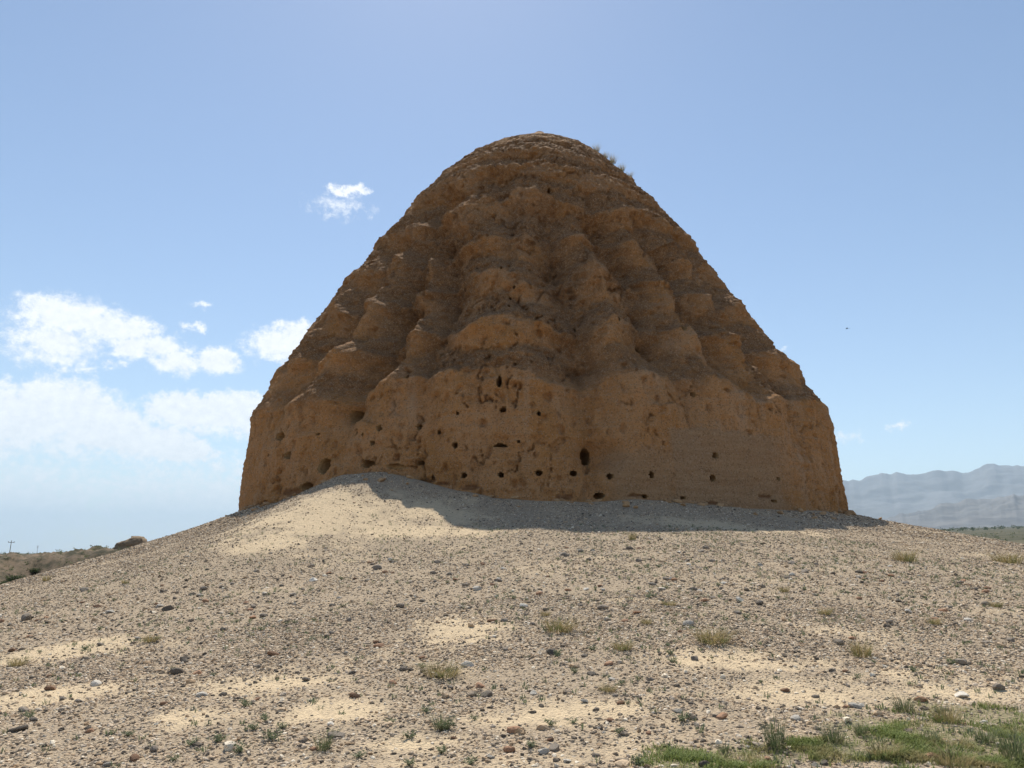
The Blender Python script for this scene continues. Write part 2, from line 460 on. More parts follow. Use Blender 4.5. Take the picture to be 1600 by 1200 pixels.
def mat_simple(name, a, b, scale=12, bump=.01, rough=.9, stretch=(1, 1, 1), vary=False):
    t = NT(name, rough); n = t.noise(scale, 5, .65, stretch)
    c = t.mix(t.rng(n, .3, .7), a, b)
    if vary:
        oi = t.N('ShaderNodeObjectInfo'); hs = t.N('ShaderNodeHueSaturation'); t.L(c, hs.inputs['Color'])
        t.L(t.rng(oi.outputs['Random'], 0, 1, .55, 1.45, False), hs.inputs['Value']); c = hs.outputs['Color']
    t.color(c)
    if bump: t.bump(n, bump, .8)
    return t.m

def mat_leaf(name, a, b, dry=None):
    t = NT(name, .7); g = t.N('ShaderNodeNewGeometry'); c = t.mix(g.outputs['Random Per Island'], a, b)
    if dry: c = t.mix(t.rng(t.noise(3, 2, .5), .45, .7), c, dry)
    t.color(c); t.b.inputs['Subsurface Weight'].default_value = 0
    tr = t.N('ShaderNodeBsdfTranslucent'); t.L(c, tr.inputs['Color'])
    mx = t.N('ShaderNodeMixShader'); mx.inputs[0].default_value = .35
    out = t.nt.nodes['Material Output']; t.L(t.b.outputs[0], mx.inputs[1]); t.L(tr.outputs[0], mx.inputs[2]); t.L(mx.outputs[0], out.inputs['Surface'])
    return t.m

def mat_gravel():
    t = NT('gravel_stone', .85); oi = t.N('ShaderNodeObjectInfo')
    r = t.N('ShaderNodeValToRGB'); t.L(oi.outputs['Random'], r.inputs['Fac'])
    cols = [(0, (.085, .07, .056)), (.26, (.22, .175, .13)), (.4, (.50, .375, .25)), (.58, (.33, .225, .135)), (.7, (.62, .48, .335)), (.88, (.42, .34, .26)), (.96, (.72, .62, .48))]
    el = r.color_ramp.elements
    el[0].position = 0; el[0].color = (*cols[0][1], 1); el[1].position = cols[1][0]; el[1].color = (*cols[1][1], 1)
    for p, c in cols[2:]:
        e = el.new(p); e.color = (*c, 1)
    n = t.noise(3, 4, .6); hs = t.N('ShaderNodeHueSaturation'); t.L(r.outputs[0], hs.inputs['Color']); t.L(t.rng(n, .3, .7, .8, 1.2), hs.inputs['Value'])
    t.color(hs.outputs[0]); return t.m

MAT = dict(
    ground=mat_ground(), tower=mat_tower(),
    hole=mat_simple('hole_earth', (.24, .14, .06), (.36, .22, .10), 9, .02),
    gravel=mat_gravel(),
    grey=mat_simple('grey_stone', (.15, .125, .10), (.27, .225, .18), 14, .01, .85, vary=True),
    pale=mat_simple('pale_stone', (.42, .38, .32), (.56, .51, .44), 14, .01, .85, vary=True),
    red=mat_simple('reddish_stone', (.24, .135, .085), (.36, .215, .13), 14, .01, .85, vary=True),
    dry=mat_leaf('dry_grass', (.27, .215, .10), (.36, .29, .15), (.17, .18, .075)),
    green=mat_leaf('green_grass', (.15, .20, .055), (.26, .29, .10), (.36, .30, .15)),
    reed=mat_leaf('bluish_grass', (.085, .115, .055), (.15, .175, .085), (.22, .20, .11)),
    weed=mat_leaf('weed_leaf', (.12, .155, .085), (.20, .215, .125)),
    shrub=mat_leaf('shrub_leaf', (.05, .075, .03), (.095, .115, .05)),
    wood=mat_simple('weathered_wood', (.14, .11, .085), (.24, .2, .16), 8, .01, .9, (1, 1, .2)),
    metal=mat_simple('grey_metal', (.25, .26, .27), (.34, .35, .36), 8, 0, .5),
    ruin=mat_simple('ruin_earth', (.19, .135, .085), (.29, .21, .135), 2.2, .06),
    bird=mat_simple('dark_feather', (.03, .03, .03), (.06, .055, .05), 20, 0),
)
def mat_mountain(name, a, b):
    t = NT(name); n = t.noise(.004, 8, .65, (1, 1, 2.2)); t.color(t.mix(t.rng(n, .35, .65), a, b)); return t.m

# ------------------------------------------------------------------ ground sheet
def build_ground():
    az = np.concatenate([np.linspace(-180, -60, 28)[:-1], np.linspace(-60, -40, 80)[:-1], np.linspace(-40, 40, 680), np.linspace(40, 60, 80)[1:], np.linspace(60, 180, 28)[1:]])
    az = np.radians(az[:-1])
    rad = np.concatenate([[.02, .6, 1.3, 2.0, 2.7, 3.3], np.geomspace(3.8, 48, 350), np.geomspace(48, 130, 60)[1:], np.geomspace(130, 24000, 56)[1:]])
    A, D = np.meshgrid(az, rad, indexing='ij'); x = (D * np.sin(A)).ravel(); y = (D * np.cos(A)).ravel()
    z = zground(x, y)
    na, nr = len(az), len(rad)
    i = np.arange(na)[:, None]; j = np.arange(nr - 1)[None]
    a = i * nr + j; b = ((i + 1) % na) * nr + j
    F = np.stack([a, a + 1, b + 1, b], -1).reshape(-1, 4)
    far = np.hypot(x, y); azl = np.arctan2(x, y)
    rr = np.hypot(x - TC[0], y - TC[1])
    P = np.stack([x, y, 0 * x], -1)
    scrub = sstep(40, 50, rr + fbm(P * .15, 3, 91) * 9) * sstep(20, 36, np.hypot(x, y) * (y > 0))
    bank = sstep(58, 64, far) * (1 - sstep(90, 150, far)) * (x < -10)
    me = make_mesh('ground', np.stack([x, y, z], -1), F, True, dict(sand=sand_mask(x, y) * (1 - scrub), green=green_mask(x, y), scrub=scrub, bank=bank))
    tag(link('ground', me, MAT['ground']), kind='structure')
build_ground()

# ------------------------------------------------------------------ mountains
def build_range(name, sil, dist, depth, foot, mat, seed, rough):
    s = np.array([(math.atan2(d[0], d[1]), d[2] / math.hypot(d[0], d[1])) for d in (px_dir(x, y) for x, y in sil)])
    az = np.linspace(s[0, 0], s[-1, 0], 420); el = np.interp(az, s[:, 0], s[:, 1]); el = el + fbm(np.stack([az * 70, 0 * az + seed, 0 * az], -1), 5, seed + 3, .6) * .0055
    t = np.linspace(0, 1.6, 90)
    A, T = np.meshgrid(az, t, indexing='ij'); E = np.repeat(el[:, None], len(t), 1)
    D = dist - depth + depth * T
    x, y = D * np.sin(A), D * np.cos(A)
    base = zground(x.ravel(), y.ravel(), False).reshape(x.shape) - foot
    top = CAM[2] + E * dist
    shape = np.where(T < 1, T ** 1.15, 1 - (T - 1) * 1.1)
    P = np.stack([x, y, 0 * x], -1).reshape(-1, 3)
    rid = 1 - np.abs(fbm(P / (depth * .30), 5, seed)).reshape(x.shape) * 2.2
    z = base + (top - base) * shape * (1 - rough * (1 - rid) * (1 - np.clip(1 - np.abs(T - 1) * 3.0, 0, 1) * .85))
    n, m = x.shape; i = np.arange(n - 1)[:, None]; j = np.arange(m - 1)[None]; a = i * m + j
    F = np.stack([a, a + m, a + m + 1, a + 1], -1).reshape(-1, 4)
    me = make_mesh(name, np.stack([x, y, z], -1).reshape(-1, 3), F, True)
    tag(link(name, me, mat), kind='structure')
FAR = [(700, 845), (900, 815), (1050, 790), (1180, 765), (1250, 752), (1318, 747), (1345, 748), (1358, 741), (1372, 738), (1390, 738), (1402, 736), (1425, 739), (1448, 738), (1456, 734), (1470, 732), (1484, 735), (1495, 738), (1515, 737), (1528, 731), (1540, 724),
       (1552, 722), (1566, 724), (1578, 727), (1590, 725), (1600, 727), (1660, 716), (1740, 722), (1820, 708), (1950, 716), (2150, 720), (2500, 735)]
NEAR = [(1330, 828), (1372, 812), (1400, 803), (1425, 800), (1450, 796), (1470, 787), (1490, 784), (1503, 780), (1520, 779), (1545, 776), (1565, 773), (1582, 767), (1592, 771), (1604, 773), (1640, 766), (1700, 774), (1800, 760), (1950, 768), (2150, 770), (2500, 785)]
build_range('mountain_range', FAR, 9500, 3600, 40, mat_mountain('far_rock', (.13, .135, .145), (.18, .185, .195)), 120, .30)
build_range('foothills', NEAR, 5200, 1700, 30, mat_mountain('near_rock', (.10, .10, .105), (.17, .165, .165)), 131, .42)

# ------------------------------------------------------------------ the tower
# holes: pixel x, y, half width, half height
HOLES = [(440, 682, 6, 6), (451, 711, 5, 6), (504, 728, 7.5, 11.5), (573, 725, 9, 6.5), (480, 761, 8, 7), (436, 765, 4.5, 4.5), (613, 728, 11, 4.5), (645, 721, 4, 5), (672, 745, 4, 4.5),
         (553, 674, 4, 4.5), (567, 679, 2.4, 2.4), (591, 669, 3.2, 5), (580, 692, 3, 4), (644, 663, 4, 4.5), (494, 678, 2.6, 2.2), (529, 645, 7, 9),
         (681, 674, 2.6, 4), (711, 696, 4.5, 4.8), (715, 646, 2.8, 3), (786, 640, 5, 4.8), (842, 646, 3.2, 3.4), (781, 697, 10, 5.5), (725, 743, 4.8, 4.8), (783, 742, 4.4, 4.6),
         (842, 739, 5, 4.4), (898, 738, 5.5, 5), (921, 709, 9.5, 13), (956, 743, 5, 4.8), (811, 690, 2.2, 2.4), (924, 783, 5, 4.8), (940, 773, 8, 5), (1018, 742, 4.2, 5.4),
         (1117, 712, 4.4, 4.8), (1113, 747, 5.4, 5), (1214, 748, 2.4, 3.2), (1007, 776, 4, 3.4), (1066, 778, 3.8, 3.2), (1207, 783, 3.2, 2.6),
         (675, 546, 2.8, 2.8), (676, 579, 2.4, 3), (627, 585, 3.4, 2.8), (583, 588, 2.4, 2.2), (794, 476, 2.2, 2.2), (794, 460, 2.2, 2.2), (802, 445, 2.2, 2.2), (784, 420, 2.4, 2.4),
         (908, 498, 2.6, 3), (972, 493, 3, 3), (1075, 509, 3.2, 3.2), (1097, 612, 3.2, 3.6), (974, 441, 2.4, 2.4), (780, 596, 4, 8.5), (858, 295, 2.6, 2.4), (1028, 531, 6, 5)]
# patches of broken brickwork at the foot: pixel x, y, half width, half height
BROKEN = [(455, 769, 17, 6), (410, 790, 15, 6), (388, 796, 8, 4), (662, 750, 14, 4), (693, 755, 10, 2.5), (733, 762, 15, 3.5), (882, 776, 16, 3.5), (996, 774, 12, 2.2), (1110, 786, 9, 2.5), (1195, 776, 9, 3)]

def seg_dist(S, Z, poly, rad):
    """distance in metres from points (S=phi, Z) to a polyline in (phi, z), and depth there"""
    best = np.full(S.shape, 1e9); dep = np.zeros(S.shape)
    for k in range(len(poly) - 1):
        a, b = poly[k], poly[k + 1]; rm = rad
        ax, ay = (S - a[0]) * rm, Z - a[1]; bx, by = (b[0] - a[0]) * rm, b[1] - a[1]
        t = np.clip((ax * bx + ay * by) / (bx * bx + by * by + 1e-9), 0, 1)
        d = np.hypot(ax - t * bx, ay - t * by); m = d < best
        best = np.where(m, d, best); dep = np.where(m, a[2] + t * (b[2] - a[2]), dep)
    return best, dep

def tower_radius(phi, z):
    """eroded radius and masks of the tower for flat arrays"""
    r0 = env(phi, z)
    X = np.stack([np.sin(phi) * r0, -np.cos(phi) * r0, z], -1)
    lowmask = sstep(CZ[0] + .2, CZ[0] - .8, z)
    # gullies and the lobes between them
    gd = np.zeros_like(z); zw = z + fbm(X * .8, 2, 215) * .25; pw = phi + fbm(X * .7, 2, 217) * .02
    for poly in GP:
        c = poly[:, 0].mean()
        d, dep = seg_dist((pw - c + math.pi) % (2 * math.pi) - math.pi + c, zw, poly, np.clip(r0, 2, 20))
        Lw = 1.8 + 1.3 * dep
        gd = np.maximum(gd, dep * (1 - np.sin(.5 * math.pi * np.minimum(d / Lw, 1))))
    # terraces: each storey a steep band above a slope of fallen gravel, arched over the lobes and sagging into the gullies
    zz = z + fbm(X * .16, 2, 200) * 1.3 + fbm(X * .55, 3, 204) * .6 + gd * .6
    deb = np.zeros_like(z); terr = np.zeros_like(z)
    crest = np.concatenate([CZ, [24.0, 25.5]])
    sv = np.clip(.52 + fbm(X * .4, 2, 207) * .45, .34, .72)
    for k in range(len(crest) - 1):
        z0, z1 = crest[k], crest[k + 1]; m = (zz >= z0) & (zz < z1)
        u = np.clip((zz - z0) / (z1 - z0), 0, 1); s = sv
        ra = env(phi, z - (zz - z0)); rb = env(phi, z + (z1 - zz)); fr = rb + .16 * (1 - s) * (z1 - z0)
        rt = np.where(u < s, ra + (fr - ra) * (u / s) ** .85, fr + (rb - fr) * (u - s) / (1 - s))
        terr = np.where(m, rt - r0, terr); deb = np.where(m, sstep(s + .12, s - .10, u), deb)
    deb = np.where(zz >= crest[-1], .9, deb)
    strength = np.clip(.62 + 1.2 * fbm(X * .33, 3, 210), .1, 1.0)
    cap = sstep(24.4, 20.5, z)
    r = r0 + terr * strength * cap
    lip = np.zeros_like(z)
    for c in crest[:-1]: lip = np.maximum(lip, np.exp(-((zz - c + .12) / .38) ** 2))
    r = r + lip * .27 * strength * cap
    wide = sstep(CZ[0] - 4.5, CZ[0] + .5, z)
    r = r + (.22 * wide - gd * 1.85) * np.clip((r0 - 1.2) / 4, 0, 1)
    deb = np.clip(np.maximum(deb * (.45 + .75 * strength), sstep(.25, .8, gd) * .75) + .45 * sstep(CZ[0], CZ[4], z), 0, 1)
    # nothing stands far out of the worn outline
    ex = r - r0; r = r0 + np.where(ex > 0, ex * .35, ex)
    # plaster repair at the lower right: smooth, slightly proud
    pl = np.zeros_like(z)
    (pa, za), (pb, zb_) = tower_hit(1046, 668), tower_hit(1230, 800)
    edge = fbm(X * np.array([1.2, 1.2, .6]), 3, 220) * .35
    pl = sstep(pa - .01, pa + .004, phi) * sstep(pb + .08, pb - .06, phi) * sstep(za + .08, za - .04, z + edge * .6)
    (pa2, za2), (pb2, _) = tower_hit(935, 700), tower_hit(1046, 700)
    pl = np.maximum(pl, .8 * sstep(pa2, pa2 + .05, phi) * sstep(pb2 + .03, pb2 - .01, phi) * sstep(za2 + .2, za2 - .3, z + edge))
    pl = np.clip(pl, 0, 1)
    # weathering at several scales
    rough = 1 - .75 * pl
    n = fbm(X * .45, 3, 230) * .34 * (1 - .55 * lowmask)
    n = n + (np.abs(fbm(X * np.array([1.0, 1.0, .5]), 4, 236)) - .2) * -.62 * rough * (1 - .45 * lowmask)
    lay = perlin(np.stack([X[:, 0] * .25, X[:, 1] * .25, z * 5.2], -1), 241) * .045 + perlin(np.stack([X[:, 0] * .5, X[:, 1] * .5, z * 11], -1), 242) * .02
    n = n + lay * rough
    n = n + fbm(X * 2.6, 5, 245, .68) * (.20 + .10 * deb) * rough * (1 - .3 * lowmask)
    n = n + (np.abs(fbm(X * np.array([2.2, 2.2, 5.5]), 3, 247)) - .15) * .22 * deb
    n = n - (np.abs(fbm(X * np.array([2.6, 2.6, .7]), 3, 252)) < .5) * np.abs(fbm(X * np.array([2.6, 2.6, .8]), 3, 254)) * .17 * rough * (1 - .5 * deb)
    ck = np.abs(perlin(X * np.array([.8, .8, .42]) + fbm(X * 1.7, 2, 256)[:, None] * .45, 258))
    n = n - sstep(.035, .0, ck) * .22 * rough * sstep(-.05, .2, fbm(X * .5, 2, 259))
    pit = perlin(X * np.array([3.2, 3.2, 2.6]), 251); n = n - sstep(.34, .62, pit) * .13 * rough
    n = np.where(n > 0, n * .75, n * 1.1)
    r = r + n * np.clip((r0 - .5) / 6.5, 0.0, 1) + pl * .05
    for (q, dep) in HOLLOWS_T:
        r = r - dep * np.exp(-(((phi - q[0]) / q[2]) ** 2 + ((z - q[1]) / q[3]) ** 2) ** 1.3)
    # shallow hollows with brick showing at the foot
    br = np.zeros_like(z)
    for (q, ell) in zip(BROKEN_T, BROKEN):
        e = np.hypot((phi - q[0]) / q[2], (z - q[1]) / q[3]) + fbm(X * 3.5, 2, 260) * .8
        br = np.maximum(br, sstep(1.0, .8, e))
    course = np.abs(((z * 9.0 + .0) % 1.0) - .5)
    r = r - br * (.06 + .07 * (course > .36))
    return r, np.clip(deb * (1 - .75 * lowmask), 0, 1), pl, br

def ell_of(px, py, hw, hh):
    p0, z0 = tower_hit(px, py); p1, _ = tower_hit(px + hw, py); p2, _ = tower_hit(px - hw, py); _, z1 = tower_hit(px, py - hh); _, z2 = tower_hit(px, py + hh)
    return p0, z0, max(abs(p1 - p2) / 2, .004) * 1.1, max(abs(z1 - z2) / 2, .05) * 1.1
BROKEN_T = [ell_of(*q) for q in BROKEN]
HOLLOWS_T = [(ell_of(*q[:4]), q[4]) for q in [(940, 710, 28, 20, .6), (596, 500, 10, 14, .6), (532, 648, 11, 10, .35), (1028, 531, 12, 10, .3), (781, 690, 13, 10, .18)]]
HOLES_T = [ell_of(*q) for q in HOLES]

def surf(phi, z, inset=0.0):
    r = tower_radius(np.asarray(phi, float), np.asarray(z, float))[0] - inset
    return np.stack([TC[0] + np.sin(phi) * r, TC[1] - np.cos(phi) * r, z], -1)

def build_tower():
    root = bpy.data.objects.new('earth_tower', None); COL.objects.link(root)
    root.location = (TC[0], TC[1], 3.3)
    tag(root, 'huge eroded tiered rammed earth tower, conical, standing on the gravel mound', 'tower')
    zs = np.linspace(1.2, ZTOP, 4000); rs = env(np.zeros(4000), zs)
    arc = np.concatenate([[0], np.cumsum(np.hypot(np.diff(zs), np.diff(rs)))])
    rows = np.interp(np.linspace(0, arc[-1], 560) , arc, zs); rows[-1] = ZTOP - .004
    phis = np.concatenate([np.radians(np.linspace(-100, 100, 940)), np.radians(np.linspace(100, 260, 170))[1:-1]])
    PH, ZZ = np.meshgrid(phis, rows, indexing='ij')
    ph, z = PH.ravel(), ZZ.ravel()
    r, deb, pl, br = tower_radius(ph, z)
    r = np.maximum(r, .02)
    P = np.stack([np.sin(ph) * r, -np.cos(ph) * r, z - 3.3], -1)
    n, m = PH.shape; i = np.arange(n)[:, None]; j = np.arange(m - 1)[None]
    a = i * m + j; b = ((i + 1) % n) * m + j
    F = np.stack([a, b, b + 1, a + 1], -1).reshape(-1, 4)
    cphi = (ph[F].mean(1)); cz = z[F].mean(1)
    keep = np.ones(len(F), bool)
    for k, (p0, z0, wp, wz) in enumerate(HOLES_T):
        sel = (np.abs(cphi - p0) < wp * 1.6) & (np.abs(cz - z0) < wz * 1.6) & (np.ptp(ph[F], axis=1) < 1)
        idx = np.nonzero(sel)[0]
        th = np.arctan2((cz[idx] - z0) / wz, (cphi[idx] - p0) / wp)
        e = np.hypot((cphi[idx] - p0) / wp, (cz[idx] - z0) / wz)
        keep[idx[e < hole_edge(k, th)]] = False
    me = make_mesh('tower_body', P, F[keep], True, dict(debris=deb, plaster=pl, brick=br))
    body = link('body', me, MAT['tower'], root)
    NS = 20; th = np.linspace(0, 2 * math.pi, NS, endpoint=False)
    steps = ((1.32, .035), (1.0, .02), (.95, .10), (.9, .45), (.72, .85), (.3, 1.0))
    AP, AZ = [], []
    for k, (p0, z0, wp, wz) in enumerate(HOLES_T):
        for (sc, ins) in steps:
            e = hole_edge(k, th) * sc; AP.append(p0 + np.cos(th) * wp * e); AZ.append(z0 + np.sin(th) * wz * e)
    AP, AZ = np.array(AP), np.array(AZ); AR = tower_radius(AP.ravel(), AZ.ravel())[0].reshape(AP.shape)
    for k, (p0, z0, wp, wz) in enumerate(HOLES_T):
        dep = .22 if k == 6 else min(1.5, max(.75, 4.0 * wz)); rings = []
        rr0 = AR[k * 6 + 1].mean()
        for q, (sc, ins) in enumerate(steps):
            pp, zz, rim = AP[k * 6 + q], AZ[k * 6 + q], AR[k * 6 + q]
            rr = rim - ins if sc >= 1 else np.minimum(AR[k * 6 + 1] * (1 - ins) + rr0 * ins - dep * ins, rim - .02)
            rings.append(np.stack([np.sin(pp) * rr, -np.cos(pp) * rr, zz - 3.3], -1))
        V = np.concatenate(rings); nf = []
        for q in range(len(rings) - 1):
            for s in range(NS):
                s2 = (s + 1) % NS; nf.append((q * NS + s, q * NS + s2, (q + 1) * NS + s2, (q + 1) * NS + s))
        c = len(V); V = np.concatenate([V, V[-NS:].mean(0, keepdims=True)])
        for s in range(0, NS, 2): nf.append((c - NS + s, c - NS + (s + 1) % NS, c - NS + (s + 2) % NS, c))
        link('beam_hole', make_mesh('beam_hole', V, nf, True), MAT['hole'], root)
    return root

def hole_edge(k, th):
    q = np.random.RandomState(300 + k); e = np.ones_like(th)
    for h in (2, 3, 5): e = e + q.uniform(-.065, .065) * np.cos(h * th + q.uniform(0, 6.28))
    if k == 21: e = np.where(np.sin(th) < -.35, np.minimum(e, .35 / np.maximum(-np.sin(th), .35)), e)
    return e
build_tower()

# ------------------------------------------------------------------ loose gravel (uncountable)
def gravel_points():
    xs, ys, sc = [], [], []
    def scatter(n, d0, d1, a0, a1, size0, size1, pw):
        # even over the ground inside a wedge in front of the camera
        d = np.sqrt(RNG.uniform(d0 ** 2, d1 ** 2, n)); a = np.radians(RNG.uniform(a0, a1, n))
        x, y = d * np.sin(a), d * np.cos(a)
        P = np.stack([x, y, 0 * x], -1)
        sm = sand_mask(x, y); gm = green_mask(x, y); cl = .74 + 1.2 * fbm(P * .8, 3, 80)
        keep = RNG.uniform(0, 1, n) < np.clip((1 - .86 * sm) * (1 - .7 * gm) * np.clip(cl, .12, 1), 0, 1)
        r = np.hypot(x - TC[0], y - TC[1]); keep &= r > 15.6
        x, y = x[keep], y[keep]; xs.append(x); ys.append(y)
        sc.append(size0 + (size1 - size0) * RNG.uniform(0, 1, len(x)) ** pw)
    scatter(190000, 3.5, 13, -46, 46, .004, .018, 2.2)
    scatter(340000, 9, 33, -46, 46, .007, .023, 2.0)
    scatter(90000, 30, 46, -46, -12, .012, .04, 2.2)
    scatter(70000, 30, 46, 15, 46, .012, .04, 2.2)
    scatter(11000, 5, 33, -46, 46, .02, .045, 2.6)
    return np.concatenate(xs), np.concatenate(ys), np.concatenate(sc)

def pebble_group(mat):
    ng = bpy.data.node_groups.new('scatter_pebbles', 'GeometryNodeTree')
    ng.interface.new_socket('Geometry', in_out='INPUT', socket_type='NodeSocketGeometry')
    ng.interface.new_socket('Geometry', in_out='OUTPUT', socket_type='NodeSocketGeometry')
    N = ng.nodes.new; L = ng.links.new
    gi, go = N('NodeGroupInput'), N('NodeGroupOutput')
    join = N('GeometryNodeJoinGeometry')
    for k in range(5):
        ico = N('GeometryNodeMeshIcoSphere'); ico.inputs['Radius'].default_value = 1; ico.inputs['Subdivisions'].default_value = 2
        pos = N('GeometryNodeInputPosition'); add = N('ShaderNodeVectorMath'); add.inputs[1].default_value = (7.3 * k, 3.1 * k, 1.7 * k); L(pos.outputs[0], add.inputs[0])
        nz = N('ShaderNodeTexNoise'); nz.inputs['Scale'].default_value = .75; nz.inputs['Detail'].default_value = 1.5; L(add.outputs[0], nz.inputs['Vector'])
        sub = N('ShaderNodeVectorMath'); sub.operation = 'SUBTRACT'; L(nz.outputs['Color'], sub.inputs[0]); sub.inputs[1].default_value = (.5, .5, .5)
        mul = N('ShaderNodeVectorMath'); mul.operation = 'SCALE'; L(sub.outputs[0], mul.inputs[0]); mul.inputs['Scale'].default_value = 1.9
        sp = N('GeometryNodeSetPosition'); L(ico.outputs['Mesh'], sp.inputs['Geometry']); L(mul.outputs[0], sp.inputs['Offset'])
        sm = N('GeometryNodeSetShadeSmooth'); L(sp.outputs[0], sm.inputs[0]); sm.inputs['Shade Smooth'].default_value = False
        mt = N('GeometryNodeSetMaterial'); mt.inputs['Material'].default_value = mat; L(sm.outputs[0], mt.inputs['Geometry'])
        g2 = N('GeometryNodeGeometryToInstance'); L(mt.outputs[0], g2.inputs[0]); L(g2.outputs[0], join.inputs[0])
    iop = N('GeometryNodeInstanceOnPoints'); iop.inputs['Pick Instance'].default_value = True
    L(gi.outputs[0], iop.inputs['Points']); L(join.outputs[0], iop.inputs['Instance'])
    for nm, ty, sock in (('kind_index', 'INT', 'Instance Index'), ('turn', 'FLOAT_VECTOR', 'Rotation'), ('size', 'FLOAT_VECTOR', 'Scale')):
        na = N('GeometryNodeInputNamedAttribute'); na.data_type = ty; na.inputs['Name'].default_value = nm
        L(na.outputs['Attribute'], iop.inputs[sock])
    L(iop.outputs[0], go.inputs[0])
    return ng

def build_gravel():
    x, y, s = gravel_points(); n = len(x)
    sz = np.stack([s * RNG.uniform(.8, 1.5, n), s * RNG.uniform(.7, 1.1, n), s * RNG.uniform(.45, .95, n)], -1)
    z = zground(x, y) + sz[:, 2] * RNG.uniform(-.15, .45, n)
    me = bpy.data.meshes.new('gravel'); me.vertices.add(n); me.vertices.foreach_set('co', np.stack([x, y, z], -1).astype(np.float32).ravel())
    rot = np.stack([RNG.normal(0, .16, n), RNG.normal(0, .16, n), RNG.uniform(0, 6.283, n)], -1)
    for nm, v in (('turn', rot), ('size', sz)):
        a = me.attributes.new(nm, 'FLOAT_VECTOR', 'POINT'); a.data.foreach_set('vector', v.astype(np.float32).ravel())
    a = me.attributes.new('kind_index', 'INT', 'POINT'); a.data.foreach_set('value', RNG.integers(0, 5, n).astype(np.int32))
    o = link('gravel', me, MAT['gravel'])
    m = o.modifiers.new('scatter', 'NODES'); m.node_group = pebble_group(MAT['gravel'])
    tag(o, 'grey and brown gravel strewn over the sandy mound', 'gravel', kind='stuff')
build_gravel()

# ------------------------------------------------------------------ single stones
def stone_mesh(seed):
    bm = bmesh.new(); bmesh.ops.create_icosphere(bm, subdivisions=2, radius=1)
    V = np.array([v.co for v in bm.verts]); q = np.random.RandomState(seed)
    # cut by a few planes for angular faces, then roughen
    for _ in range(6):
        n = q.normal(size=3); n /= np.linalg.norm(n); d = q.uniform(.45, .8); h = V @ n - d; V = V - np.clip(h, 0, None)[:, None] * n
    V = V * (1 + .22 * fbm(V * 1.1 + seed * 3.1, 2, 400)[:, None]); V[:, 2] *= .62; V[:, 0] *= 1.25
    for v, c in zip(bm.verts, V): v.co = c
    me = bpy.data.meshes.new('stone'); bm.to_mesh(me); bm.free()
    return me
STONE = {m: [stone_mesh(500 + i + 20 * k) for i in range(7)] for k, m in enumerate(('grey', 'pale', 'red'))}
for m, l in STONE.items():
    for me in l: me.materials.append(MAT[m])
def surroundings(x, y):
    X, Y = np.array([x]), np.array([y])
    if green_mask(X, Y)[0] > .45: return 'in the short green turf', 'in the turf'
    if math.hypot(x - TC[0], y - TC[1]) < 24: return 'high on the slope below the tower', 'on the upper slope'
    if sand_mask(X, Y)[0] > .5: return 'on a bare patch of pale sand', 'on bare sand'
    return 'among dense gravel', 'among dense gravel'
STONE_TXT = dict(grey='dark grey stone', pale='pale cream stone', red='reddish brown broken stone')

def put_stone(x, y, size, kind, rr):
    o = bpy.data.objects.new('stone', rr.choice(STONE[kind])); COL.objects.link(o)
    z = float(zground(np.array([x]), np.array([y]))[0])
    o.scale = (size, size * rr.uniform(.8, 1.1), size * rr.uniform(.8, 1.2)); o.rotation_euler = (rr.uniform(-.2, .2), rr.uniform(-.2, .2), rr.uniform(0, 6.28))
    o.location = (x, y, z + size * .22)
    place, where = surroundings(x, y)
    big = 'large' if size > .075 else 'small'
    tag(o, f'{big} {STONE_TXT[kind]} {place}', 'stone', f'{big} {kind_group[kind]} {where}')
kind_group = dict(grey='dark grey loose stones', pale='pale loose stones', red='reddish loose stones')
